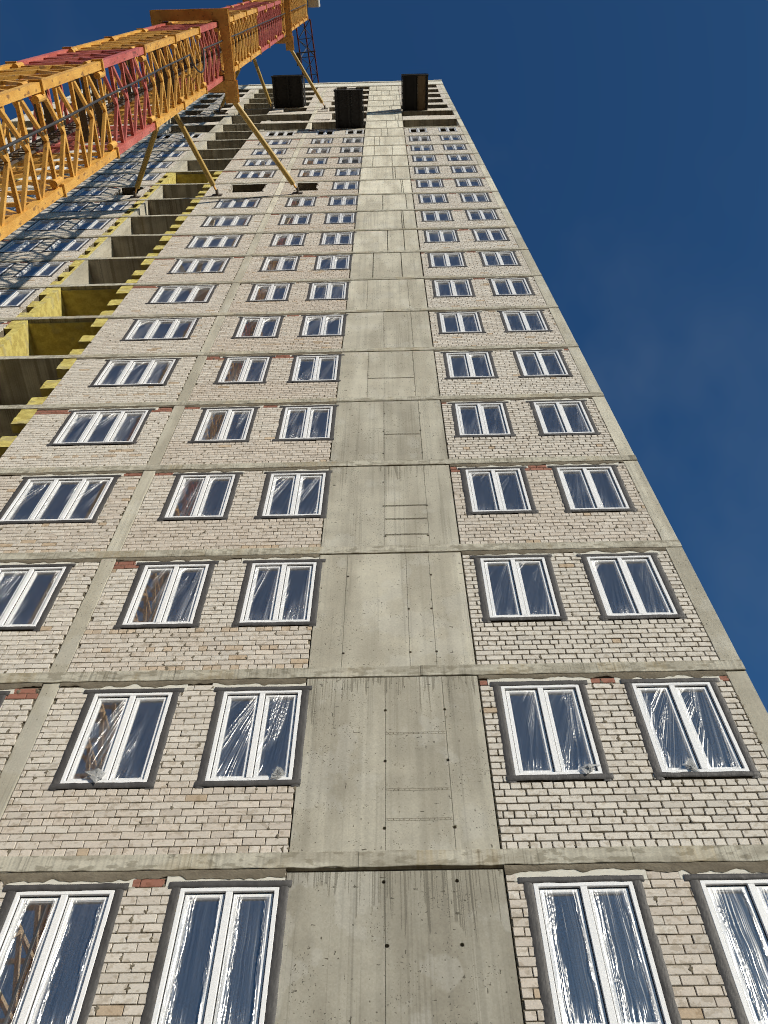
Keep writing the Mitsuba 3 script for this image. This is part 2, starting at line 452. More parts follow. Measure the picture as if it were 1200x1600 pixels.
# monolithic wall: formwork fields with open seams, tie holes, perforated strips
SEAMS = {0: [(-0.17,), ()], 1: [(-0.16, 0.63), (0.62, 1.05, 1.95)], 2: [(-0.78, 0.58, 0.2), ()], 3: [(-0.16, 0.62), (0.55, 1.05, 1.5)], 4: [(-0.16, 0.62), (1.35,)], 5: [(-0.55, 0.58), (1.3,)],
         6: [(-0.15, 0.62), ()], 7: [(-0.65, 0.60), ()], 8: [(-0.5, 0.45), ()], 9: [(0.0, 0.60), ()]}
GAP = {0: 0.050, 2: 0.026, 3: 0.018, 1: 0.012, 5: 0.014, 16: 0.03}
for k in range(0, 25):
    z0, z1 = zl(k) + ST + (0.004 if k < 6 else 0.012), zl(k + 1) - GAP.get(k, 0.006 if k < 6 else 0.03)
    seams, hs = SEAMS.get(k, [tuple(np.sort(rng.uniform(-0.9, 0.95, 2)).round(2)), ()])
    xs = [SHEAR[0] + (0.006 if k < 6 else 0.015), *sorted(s for s in seams), SHEAR[1] - (0.008 if k < 6 else 0.015)]
    tops = zl(k + 1)
    put(f'{B}__shear_wall__core', MB().box(SHEAR[0], SHEAR[1], 0.05, 0.3, zl(k) + ST + 0.001, zl(k + 1) - 0.001, (1, 99)), 'm_mortar')
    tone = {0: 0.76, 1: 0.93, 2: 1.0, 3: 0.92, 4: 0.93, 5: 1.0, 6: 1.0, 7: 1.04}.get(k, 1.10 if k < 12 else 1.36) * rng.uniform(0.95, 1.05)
    gap = 0.006 if k < 4 else 0.010 if k < 8 else 0.028
    holes = []
    if k < 8:
        for s in (seams if k else (-0.17, 0.62)):
            for h in (0.32, 1.35, 2.25) if k else (1.9, 2.62):
                if rng.random() < 0.85:
                    holes.append((s + rng.uniform(-0.02, 0.02) + (0.0 if k else 0.0), zl(k) + 0.2 + h * (0.96 if k else 1.0)))
    for i, (a, b) in enumerate(zip(xs[:-1], xs[1:])):
        y = rng.uniform(-0.002, 0.003)
        w = m3.Manifold.cube([b - a - gap, 0.05 - y, z1 - z0]).translate([a + gap / 2, y, z0])
        for hx, hz in holes:
            if a - 0.03 < hx < b + 0.03:
                w = w - m3.Manifold.cylinder(0.055, 0.022, 0.026, 14).rotate([-90, 0, 0]).translate([hx, y - 0.005, hz])
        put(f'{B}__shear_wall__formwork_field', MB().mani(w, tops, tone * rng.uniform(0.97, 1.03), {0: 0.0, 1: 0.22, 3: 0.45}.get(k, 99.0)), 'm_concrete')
    for h in hs:
        mb = MB()
        a, b = min(s for s in seams), max(seams)
        if b - a > 0.3:
            z = zl(k) + h
            mb.box(a + 0.01, b - 0.01, -0.0042, 0.004, z - 0.016, z - 0.012, (1, 99))
            mb.box(a + 0.01, b - 0.01, -0.0042, 0.004, z + 0.012, z + 0.016, (1, 99))
            x = a + 0.04
            while x < b - 0.03:
                if rng.random() < 0.8:
                    mb.tube([(x, 0.003, z), (x, -0.0048, z)], 0.0045 + 0.003 * rng.random(), 6)
                x += rng.uniform(0.045, 0.075)
            put(f'{B}__shear_wall__perforated_strip', mb, 'm_mortar')

# ------------------------------------------------------------------ brickwork


def minus(iv, holes):
    out = [iv]
    for h0, h1 in holes:
        nxt = []
        for a, b in out:
            if h1 <= a or h0 >= b:
                nxt.append((a, b))
            else:
                if h0 > a:
                    nxt.append((a, h0))
                if h1 < b:
                    nxt.append((h1, b))
        out = nxt
    return out


def brick_mesh(mb, x0, x1, z0, z1, y, rough, uv):
    b = 0.0035
    if rough is None:          # far bricks: front and four sloping sides
        b = 0.003
        F = [(x0 + b, y, z0 + b), (x1 - b, y, z0 + b), (x1 - b, y, z1 - b), (x0 + b, y, z1 - b)]
        K = [(x0, 0.024, z0), (x1, 0.024, z0), (x1, 0.024, z1), (x0, 0.024, z1)]
        f = [(0, 1, 2, 3)] + [(i, i + 4, (i + 1) % 4 + 4, (i + 1) % 4) for i in range(4)]
        return mb.add(F + K, f, uv)
    c = 0.003 + rough * rng.random((4, 2)) ** 2
    c = np.minimum(c, [(x1 - x0) * 0.3, (z1 - z0) * 0.4])
    j = rng.normal(0, 0.0012, 8)
    pts = np.array([(x0 + c[0, 0], z0), (x1 - c[1, 0], z0), (x1, z0 + c[1, 1]), (x1, z1 - c[2, 1]), (x1 - c[2, 0], z1), (x0 + c[3, 0], z1), (x0, z1 - c[3, 1]), (x0, z0 + c[0, 1])])
    pts += j[:, None] * 0.6
    ctr = pts.mean(0)
    tl = rng.normal(0, 0.002, 2)
    yy = lambda q: y + (q[:, 0] - ctr[0]) * tl[0] * 8 + (q[:, 1] - ctr[1]) * tl[1] * 16
    inn = pts - np.sign(pts - ctr) * b
    A = np.stack([inn[:, 0], np.minimum(yy(inn), 0.006), inn[:, 1]], -1)
    Bq = np.stack([pts[:, 0], np.minimum(yy(pts), 0.006) + b, pts[:, 1]], -1)
    C = np.stack([pts[:, 0], np.full(8, 0.0235), pts[:, 1]], -1)
    v = np.vstack([A, Bq, C])
    mb.add(v, [(0, i, i + 1) for i in range(1, 7)], uv)
    f = []
    for k in (0, 8):
        for i in range(8):
            n = (i + 1) % 8
            f.append((k + i, k + 8 + i, k + 8 + n, k + n))
    return mb.add(v, f, uv)


beds = MB()
cands = []          # (distance, args) of the bricks that may be parts of their own
stuff = MB()
smears = MB()


def smear(x, z, s):
    n = 11
    t = np.arange(n) / n * 2 * np.pi
    r = s * rng.uniform(0.3, 1.15, n)
    ring = np.stack([x + r * np.cos(t), np.full(n, 0.0075), z + r * 1.15 * np.sin(t)], -1)
    mid = np.stack([x + 0.55 * r * np.cos(t), np.full(n, -0.0035) + rng.normal(0, 0.001, n), z + 0.7 * r * np.sin(t)], -1)
    ctr = np.array([[x, -0.0055, z]])
    v = np.vstack([ctr, mid, ring])
    f = [(0, 1 + i, 1 + (i + 1) % n) for i in range(n)]
    smears.add(v, f)
    smears.add(v, [(1 + i, 1 + n + i, 1 + n + (i + 1) % n, 1 + (i + 1) % n) for i in range(n)])


for bi, (bx0, bx1, wins) in enumerate(BAYS):
    for k in range(0, 18):
        zb = zl(k)
        row_wins = [w for w in wins]
        x1e = bx1
        # backing of mortar, around the openings
        back = MB()
        xs = sorted({bx0, bx1, *[w[0] - 0.012 for w in row_wins], *[min(w[1] + 0.012, bx1) for w in row_wins]})
        for a, b in zip(xs[:-1], xs[1:]):
            m = (a + b) / 2
            if any(w[0] < m < w[1] for w in row_wins):
                back.box(a, b, 0.0245, 0.29, zb + ST + 0.001, zb + SILL - 0.012)
                back.box(a, b, 0.0245, 0.29, zb + HEAD + 0.012, zb + 2.999)
            elif b - a > 0.002:
                back.box(a, b, 0.0245, 0.29, zb + ST + 0.001, zb + 2.999)
        put(f'{B}__brick_wall__mortar_bed', back, 'm_mortar')
        if bi >= 4:
            far = MB()
            for a, b in zip(xs[:-1], xs[1:]):
                m = (a + b) / 2
                if any(w[0] < m < w[1] for w in row_wins):
                    far.box(a + 0.001, b - 0.001, 0.0, 0.024, zb + ST + 0.003, zb + SILL - 0.014)
                elif b - a > 0.004:
                    far.box(a + 0.001, b - 0.001, 0.0, 0.024, zb + ST + 0.003, zb + 2.93)
            put(f'{B}__brick_wall__brick_facing', far, 'm_brick_far')
        else:
            pinkish = {0: 0.2, 1: 0.5, 2: 0.45, 3: 0.4}[bi] + rng.normal(0, 0.10)
            rough = {0: 0.016, 1: 0.006, 2: 0.006, 3: 0.006}[bi] if k <= 4 else None
            if bi == 0 and k in (0, 3):
                rough, pinkish = 0.005, 0.7
            redpier = {}
            warm_course = {j: rng.random() < 0.12 for j in range(27)}
            for j in range(26):
                z0 = zb + ST + 0.006 + j * COURSE
                z1 = z0 + COURSE - 0.0115
                zc = (z0 + z1) / 2 - zb
                header = j in (0, 4, 8)
                pitch = 0.13 if header else 0.26
                off = (0.065 if header else (0.13 if j % 2 else 0.0)) + rng.normal(0, 0.008) + bi * 0.07
                holes = []
                for w in row_wins:
                    if zc > SILL - 0.05:
                        if zc < HEAD + 0.03:
                            holes.append((w[0] - 0.016, w[1] + 0.016))
                        else:
                            holes.append((w[0] - 0.17, w[1] + 0.17))
                for p, q in minus((bx0 + 0.002, bx1 - 0.002), holes):
                    bed = 0.0075 + (0.0075 if rough and rough > 0.01 else 0.0) + rng.uniform(-0.001, 0.0015)
                    if q - p > 0.01:
                        beds.box(p, q, bed, 0.0243, z1 - 0.001, z1 + 0.0125)
                x = bx0 - off
                while x < bx1:
                    a, b = x + 0.0055 + rng.normal(0, 0.0015), x + pitch - 0.0055 + rng.normal(0, 0.0015)
                    x += pitch
                    a, b = max(a, bx0 + 0.008), min(b, bx1 - 0.006)
                    if b - a < 0.035:
                        continue
                    for p, q in minus((a, b), holes):
                        if q - p < 0.035:
                            continue
                        tone = float(np.clip(rng.normal(0.5, 0.24), 0, 1))
                        kind = float(np.clip(rng.normal(pinkish + (0.25 if zc < SILL and bi == 1 else -0.1), 0.13), 0, 1))
                        if rng.random() < (0.05 if warm_course[j] else 0.012):
                            kind = 2.0
                        if header and warm_course[j] and bi in (2, 1) and rng.random() < 0.4:
                            kind = 1.8
                        if j >= (25 if (k + bi) % 3 else 24):
                            pier = int(np.searchsorted([w[0] for w in row_wins], p))
                            redpier.setdefault(pier, rng.random() < 0.42)
                            if redpier[pier]:
                                kind = 3.0
                        y = float(np.clip(rng.normal(0, 0.0012 if rough is None else 0.0018), -0.004, 0.004))
                        dz = rng.normal(0, 0.0012) if rough else 0
                        sh = rng.uniform(0.001, 0.004) if rough and rough > 0.01 else 0.0
                        args = (p + sh, q - sh, z0 + dz + sh, z1 + dz - sh, y, rough, (tone, kind))
                        d = math.dist(((p + q) / 2, 0, z0), CAM)
                        if k < 3 and z0 > Z0 + 1.4 and abs((p + q) / 2) < 0.40 * d - 0.1 and q - p > 0.08:
                            cands.append((d, args))
                        else:
                            brick_mesh(stuff, *args)
                        if k <= 9:
                            pr = {0: 0.42, 1: 0.26}.get(k, 0.13) if k <= 4 else 0.07
                            if bi == 0 and k == 0 or bi == 1 and k == 1 and zc < 1.1 and p < -1.9:
                                pr = 0.03
                            if bi == 1 and k == 2 and abs(p + 3.75) < 0.55 and zc < 1.1:
                                pr = 0.8
                            if rng.random() < pr * (1.6 if zc > SILL else 0.8):
                                smear(q + 0.005, (z0 + z1) / 2 + rng.normal(0, 0.02), rng.uniform(0.020, 0.052))
        # lintels, and the mortar packed under the slab
        if k < 18:
            lin = MB()
            for w in row_wins:
                a, b = max(bx0 + 0.004, w[0] - 0.16 - rng.uniform(0, 0.05)), min(bx1 - 0.004, w[1] + 0.16 + rng.uniform(0, 0.05))
                lin.box(a, b, 0.0, 0.0242, zb + 2.800, zb + 2.955, None, 0.004)
            put(f'{B}__lintel', lin, 'm_lintel')
            n = int((bx1 - bx0) / (0.02 if k <= 3 else 0.05))
            X = np.linspace(bx0 + 0.002, bx1 - 0.002, n)
            q = np.stack([X * 6, X * 0 + k, X * 0 + bi], -1)
            drop = 0.038 + 0.105 * meshkit.fbm(q, 3, seed=4) * (0.6 + 0.8 * meshkit.noise(q * 0.2, seed=8))
            zt, zo = zb + 2.998, zb + 2.998 - drop
            rows = []
            for s in np.linspace(0, 1, 5):
                zz = zt * (1 - s) + zo * s
                yy = -0.006 + 0.008 * (meshkit.fbm(np.stack([X * 22, zz * 22, X * 0], -1), 3, seed=3) - 0.5) - 0.005 * math.sin(math.pi * s)
                rows.append(np.stack([X, yy, zz], -1))
            rows.append(np.stack([X, X * 0 + 0.023, zo], -1))
            put(f'{B}__mortar_seam', MB().grid(np.array(rows).transpose(1, 0, 2)), 'm_mortar')

cands.sort(key=lambda c: c[0])
for d, args in cands[300:]:
    brick_mesh(stuff, *args)
for d, args in cands[:300]:
    put(f'{B}__brick_wall__brick', brick_mesh(MB(), *args), 'm_brick')
put(f'{B}__brickwork', stuff, 'm_brick', kind='stuff')
put(f'{B}__bed_joints', beds, 'm_mortar', kind='stuff')
put(f'{B}__mortar_smears', smears, 'm_mortar', kind='stuff')

# ------------------------------------------------------------------ windows
FRAME_W, STILE, MULL = 0.050, 0.053, 0.075


def rect(x0, x1, z0, z1, y, i=0.0):
    return [(x0 + i, y, z0 + i), (x1 - i, y, z0 + i), (x1 - i, y, z1 - i), (x0 + i, y, z1 - i)]


def framed(mb, x0, x1, z0, z1, w, yf, yb, c=0.004):
    """a four-sided frame with eased front edges"""
    mb.ring([rect(x0, x1, z0, z1, yb), rect(x0, x1, z0, z1, yf + c), rect(x0, x1, z0, z1, yf, c),
             rect(x0, x1, z0, z1, yf, w - c), rect(x0, x1, z0, z1, yf + c, w), rect(x0, x1, z0, z1, yb, w)])


def window_meshes(w, h, panes):
    fr = MB()
    framed(fr, 0, w, 0, h, FRAME_W, -0.006, 0.065)
    each = (w - 2 * FRAME_W - (panes - 1) * MULL) / panes
    openings = []
    for i in range(panes):
        a = FRAME_W + i * (each + MULL)
        openings.append((a, a + each))
        if i:
            fr.bevbox(a - MULL, a, -0.006, 0.065, FRAME_W, h - FRAME_W, 0.004)
    for s in (0.18, 0.5, 0.82):      # drain caps on the bottom rail
        fr.box(w * s - 0.016, w * s + 0.016, -0.009, -0.005, 0.014, 0.022)
    sashes, glass, films, gk = [], [], [], MB()
    for a, b in openings:
        s = MB()
        framed(s, a + 0.001, b - 0.001, FRAME_W + 0.001, h - FRAME_W - 0.001, STILE, 0.027, 0.075)
        framed(s, a + STILE - 0.003, b - STILE + 0.003, FRAME_W + STILE - 0.003, h - FRAME_W - STILE + 0.003, 0.012, 0.037, 0.072, 0.003)
        sashes.append(s)
        framed(gk, a + 0.0005, b - 0.0005, FRAME_W + 0.0005, h - FRAME_W - 0.0005, 0.012, 0.0235, 0.0275, 0.001)  # black seal ring, its colour also standing in for the sash shadow line
        x0, x1, z0, z1 = a + STILE + 0.004, b - STILE - 0.004, FRAME_W + STILE + 0.004, h - FRAME_W - STILE - 0.004
        gl = MB()
        gl.add(rect(x0, x1, z0, z1, 0.060), [(0, 1, 2, 3)])
        glass.append(gl)
        x0, x1, z0, z1 = a + 0.020, b - 0.036, FRAME_W + 0.014, h - FRAME_W - 0.030
        X, Zz = np.meshgrid(np.linspace(x0 + 0.0, x1 - 0.0, 9), np.linspace(z0, z1, 15), indexing='ij')
        U = np.stack([(X - x0) / (x1 - x0), (Zz - z0) / (z1 - z0)], -1)
        Y = 0.0205 - 0.009 * np.sin(np.pi * U[..., 0]) * np.sin(np.pi * U[..., 1])
        films.append(MB().grid(np.stack([X, Y, Zz], -1), U))
    return fr, sashes, glass, films, gk


def tape_strip(mb, x0, x1, z0, z1, y, seed, near):
    long_x = (x1 - x0) > (z1 - z0)
    nl = int(max(x1 - x0, z1 - z0) / (0.035 if near else 0.15)) + 2
    s, t = np.meshgrid(np.linspace(0, 1, nl), np.linspace(0, 1, 6 if near else 3), indexing='ij')
    X, Zz = (x0 + s * (x1 - x0), z0 + t * (z1 - z0)) if long_x else (x0 + t * (x1 - x0), z0 + s * (z1 - z0))
    q = np.stack([X * 9, Zz * 9, X * 0 + seed], -1)
    wob = (meshkit.fbm(q * 0.7, 3, seed=1) - 0.5) * 0.02 * (np.abs(t - 0.5) * 2)
    X, Zz = (X, Zz + wob) if long_x else (X + wob, Zz)
    Y = y - 0.007 * meshkit.fbm(q * np.array([1.6, 1.6, 1.0]), 3, seed=2) - 0.002 * np.sin(np.pi * t)
    Y = np.where((t == 0) | (t == 1) | (s == 0) | (s == 1), Y + 0.010, Y)
    mb.grid(np.stack([X, Y, Zz], -1) if long_x else np.stack([X, Y, Zz], -1))


def tape_mesh(w, h, seed, near):
    mb = MB()
    r = np.random.default_rng(seed)
    o = lambda: r.uniform(-0.012, 0.02)
    sw = 0.108 if near else 0.092
    tape_strip(mb, -sw + o() * 0.5, 0.006, -0.10, h + 0.05, -0.007, seed, near)
    tape_strip(mb, w - 0.006, w + sw * 0.92 + o() * 0.5, -0.10, h + 0.05, -0.007, seed + 5, near)
    tape_strip(mb, -0.145 - o(), w + 0.14 + o(), h - 0.006, h + 0.072 + o() * 0.4, -0.015, seed + 9, near)
    tape_strip(mb, -0.115 - o(), w + 0.105 + o(), -0.076 + o() * 0.4, 0.006, -0.016, seed + 13, near)
    return mb


cache = {}
for bi, (bx0, bx1, wins) in enumerate(BAYS):
    for k in range(0, 18):
        for (wx0, wx1, panes) in wins:
            if (k, wx0) in NO_WINDOW:
                continue
            w, h = wx1 - wx0, HEAD - SILL
            key = (round(w, 3), panes)
            if key not in cache:
                fr, sa, gl, fi, gk = window_meshes(w, h, panes)
                cache[key] = (fr.build(False, 'm_pvc'), [s.build(False, 'm_pvc') for s in sa], [s.build(False, 'm_glass') for s in gl], [s.build(True, 'm_film') for s in fi],
                              [tape_mesh(w, h, 20 * q + 3, False).build(True, 'm_tape') for q in range(4)], gk.build(False, 'm_cable'))
            fr, sa, gl, fi, ta, gk = cache[key]
            to = {'to_world': T().translate([wx0 + rng.uniform(-0.007, 0.007), 0, zl(k) + SILL + rng.uniform(-0.008, 0.008)]).rotate([0, 1, 0], rng.normal(0, 0.16))}
            W = new_key(f'{B}__window')
            scene[f'{W}__frame'] = {**fr, **to}
            scene[f'{W}__gasket_shadow_line'] = {**gk, **to}
            num = lambda n, i: f'{W}__{n}' + (f'_{i:03d}' if i else '')
            for i in range(panes):
                scene[num('sash', i)] = {**sa[i], **to}
                if k < 17:
                    scene[num('pane', i)] = {**gl[i], **to}
                    scene[num('protective_film', i)] = {**fi[i], **to}
            if k < 17:
                t = tape_mesh(w, h, 31 * k + 7 * bi + int(wx0 * 3) + 200, True).build(True, 'm_tape') if k <= 3 and bi < 3 else ta[(k + bi) % 4]
                scene[f'{W}__sealing_tape'] = {**t, **to}
            # torn ends of film hanging from the lower rail
            if (k, bi) in ((1, 0), (1, 1)):
                r = np.random.default_rng(int(abs(wx0) * 100))
                cx = w * (0.84 if bi == 0 and wx0 < 2 else 0.36 if bi == 0 else 0.82 if wx0 > -3 else 0.38)
                n = 26
                c0 = np.array([cx, -0.03, 0.10])
                pts = c0 + r.normal(0, 1, (n, 3)) * (0.055, 0.018, 0.055)
                pts[:, 1] = np.minimum(pts[:, 1], -0.011)
                tri = np.array([r.choice(n, 3, replace=False) for _ in range(46)])
                scene[f'{W}__film_scrap'] = {**mikit.ply((pts, tri), 'm_scrap'), **to}

# ragged openings where windows were left out for the ties
for (k, wx0) in sorted(NO_WINDOW):
    wx1 = [w[1] for b in BAYS for w in b[2] if w[0] == wx0][0]
    mb = MB()
    for side in (wx0, wx1):
        for j in range(14):
            z0 = zl(k) + SILL + 0.02 + j * COURSE
            d = rng.uniform(-0.01, 0.10)
            a, b = (side - 0.02, side + d) if side == wx0 else (side - d, side + 0.02)
            if b - a > 0.03:
                put(f'{B}__broken_brick_edge__brick', MB().box(a, b, 0.004, 0.25, z0, z0 + COURSE - 0.012, (rng.random(), 0.3)), 'm_brick')

# ------------------------------------------------------------------ loggias
for li, (x0, x1) in enumerate(LOGGIAS):
    for k in range(0, 25):
        z0, z1 = zl(k) + ST + 0.002, zl(k + 1) - 0.002
        foam_room = k in (6, 7, 13)
        lg = new_key(f'{B}__loggia')
        wall = 'm_foam' if foam_room else 'm_concrete'
        wl = x0 + 0.46
        put(f'{lg}__side_wall', MB().box(x0 + 0.02, wl, 0.285, 2.6, z0, z1, (1, 99)), wall)
        put(f'{lg}__side_wall', MB().box(x1 + 0.02, x1 + 0.3, 0.31, 2.6, z0, z1, (1, 99)), wall)
        put(f'{lg}__rear_wall', MB().box(x0 + 0.02, x1 + 0.3, 2.603, 2.8, z0, z1, (1, 99)), 'm_concrete')
        if foam_room:
            put(f'{lg}__insulated_ceiling', MB().box(wl + 0.003, x1 + 0.016, 0.10, 2.6, z1 - 0.05, z1 - 0.003, (1, 99)), 'm_foam')
        if k >= 14:
            put(f'{lg}__jamb', MB().box(x0 + 0.004, wl - 0.004, 0.0, 0.282, z0, z1, (1, 99)), 'm_concrete')
            continue
        # toothed ends of the brick walls, sprayed with yellow foam
        for ta, tb in ((0.21, 0.66), (1.18, 1.66), (2.30, 2.99)):
            ta += rng.normal(0, 0.02)
            for side in (0, 1):
                if side == 0:
                    a, b = x0 + 0.003, x0 + 0.235 + rng.normal(0, 0.01)
                else:
                    a, b = x1 - 0.36 + rng.normal(0, 0.02), x1 - 0.003
                m = m3.Manifold.cube([b - a, 0.26 if side == 0 else 0.24, min(tb, 2.985) - ta]).refine_to_length(0.09)
                me = m.to_mesh()
                v = np.asarray(me.vert_properties)[:, :3].astype(float) + (a, 0.008, zl(k) + ta)
                n = (np.stack([meshkit.fbm(v * 9, 3, seed=s) for s in (1, 2, 3)], -1) - 0.5) * 0.035
                v = v + n * (1, 1, 0.5)
                put(f'{lg}__insulation_tooth', mikit.ply((v, np.asarray(me.tri_verts)), 'm_foam', smooth=40), None)
        strip = MB().box(x0 + 0.24, wl, 0.012, 0.282, z0, z1, (1, 99))
        put(f'{lg}__jamb_strip', strip, 'm_foam' if foam_room or k < 6 else 'm_concrete')
        if not foam_room and k >= 6:
            put(f'{lg}__foam_seal', MB().box(x0 + 0.236, x0 + 0.34, 0.004, 0.2, z0, z1, (1, 99)), 'm_foam')
        put(f'{lg}__toothing_recess', MB().box(x1 - 0.07, x1 - 0.003, 0.10, 0.277, z0, z1, (1, 99)), 'm_foam')

# ------------------------------------------------------------------ open storeys at the top


def masonry(x0, x1, z0, z1, ragged=False):
    mb = MB()
    if not ragged:
        mb.box(x0, x1, 0.0, 0.25, z0, z1)
    else:
        x = x0
        h = z1 + rng.normal(0, 0.05)
        while x < x1 - 0.01:
            b = min(x1, x + rng.choice([0.13, 0.26, 0.26, 0.39]))
            h += rng.choice([-1, 0, 0, 1]) * COURSE
            h = float(np.clip(h, z1 - 0.32, z1 + 0.32))
            mb.box(x, b, 0.0, 0.25, z0, h)
            x = b
    put(f'{B}__parapet_wall', mb, 'm_brick_far')


for k in range(18, 25):
    z0, z1 = zl(k) + ST + 0.003, zl(k + 1) - 0.003
    for bi, (bx0, bx1, wins) in enumerate(BAYS):
        if k == 18:
            if bi in (3, 5):
                masonry(bx0, bx0 + 0.8, z0, z1)
            continue
        top = z0 + (1.55 if k == 19 and bi == 0 else 0.95 if k == 19 else 0.98)
        masonry(bx0, bx1, z0, top, ragged=k in (19, 20))
        if k == 19:
            if bi == 1:
                masonry(bx0, bx0 + 1.1, top + 0.2, z1)
            continue
        if k >= 20:
            if bi == 0:
                masonry(bx1 - 0.32 + (0.15 if k == 20 else 0), bx1, top + (0.35 if k == 20 else 0.002), z1)
                if k > 20:
                    masonry(bx0, bx0 + 0.3, top + 0.002, z1)
                    masonry(2.5, 3.05, top + 0.002, z1)
            elif bi == 1:
                masonry(bx0, bx0 + 0.75, top + (0.35 if k == 20 else 0.002), z1)
                masonry(-3.1, -2.38, top + (0.35 if k == 20 else 0.002), z1)
            elif bi == 2:
                masonry(bx0, bx0 + 0.92, top + (0.35 if k == 20 else 0.002), z1)
                masonry(bx1 - 0.55, bx1, top + (0.35 if k == 20 else 0.002), z1)
            else:
                for w in wins:
                    masonry(w[1] + 0.05, w[1] + 0.75, top + (0.35 if k == 20 else 0.002), z1)
                masonry(bx0, bx0 + 0.4, top + (0.35 if k == 20 else 0.002), z1)

# ------------------------------------------------------------------ loading platforms


def platform(label, x0, x1, zk, reach, boards):
    L = new_key('loading_platform')
    labels[L] = {'label': label, 'category': 'loading platform', 'group': 'loading platforms cantilevered from the open storeys'}
    z = zl(zk) + ST + 0.03
    y1, y0 = 2.6, -reach
    for x in (x0 + 0.1, (x0 + x1) / 2, x1 - 0.1):
        put(f'{L}__beam', MB().box(x - 0.06, x + 0.06, y0, y1, z, z + 0.18), 'm_black')
    y = y0
    while y < 0.3:
        b = min(y + 0.24, 0.3)
        split = x0 + (x1 - x0) * 0.6
        put(f'{L}__deck_board', MB().box(x0, split - 0.001, y + 0.0015, b - 0.0015, z + 0.182, z + 0.222), 'm_black')
        put(f'{L}__deck_board', MB().box(split + 0.001, x1, y + 0.0015, b - 0.0015, z + 0.182, z + 0.222), 'm_timber' if boards else 'm_black')
        y = b
    put(f'{L}__edge_channel', MB().box(x0 - 0.05, x1 + 0.05, y0 - 0.06, y0 - 0.002, z, z + 0.24), 'm_black')
    for x in (x0 - 0.02, x1 + 0.02):
        for yy in (y0 + 0.05, y0 / 2, -0.12):
            put(f'{L}__guard_post', MB().bar((x, yy, z + 0.224), (x, yy, z + 1.32), 0.05), 'm_black')
        sheet = MB().box(x - 0.005, x + 0.005, y0 + 0.08, -0.15, z + 0.26, z + 1.25)
        put(f'{L}__side_screen', sheet, 'm_black')
        for h in (0.75, 1.3):
            put(f'{L}__guard_rail', MB().bar((x, y0, z + h), (x, -0.05, z + h), 0.045), 'm_black')
    for h in (0.75, 1.3):
        put(f'{L}__guard_rail', MB().bar((x0, y0 + 0.02, z + h), (x1, y0 + 0.02, z + h), 0.045), 'm_black')
    for x in (x0 + 0.25, x1 - 0.3):
        put(f'{L}__prop', MB().bar((x, 0.5, z + 0.224), (x, 0.5, z + 2.6), 0.09), 'm_black')
    put(f'{L}__flag_pole', MB().bar(((x0 + x1) / 2 - 0.2, y0 + 0.1, z + 0.23), ((x0 + x1) / 2 - 0.2, y0 + 0.1, z + 2.0), 0.03), 'm_black')


platform('dark steel loading platform with part timber deck, right of the concrete strip', 1.20, 2.92, 20, 2.15, True)
platform('black steel loading platform just left of the concrete strip, the lowest of three', -3.03, -1.36, 18, 2.10, False)
platform('black steel loading platform nearest the crane mast, high on the open storeys', -7.9, -5.75, 21, 2.0, False)

# ------------------------------------------------------------------ tower crane
C_ = 'tower_crane'
labels[C_] = {'label': 'yellow and red lattice tower crane tied to the block by yellow struts', 'category': 'crane'}
MX0, MX1, MY0, MY1 = -8.72, -6.70, -6.58, -4.66   # chord axes
CORN = [(MX1, MY1), (MX1, MY0), (MX0, MY0), (MX0, MY1)]
SEC, NB = 4.22, 4
ZS = 15.5 + Z0 - 5 * SEC
MAST_TOP = 84.0 + Z0


def colour(n):
    return 'm_red' if n in (6, 9, 13, 14, 15) else 'm_yellow'


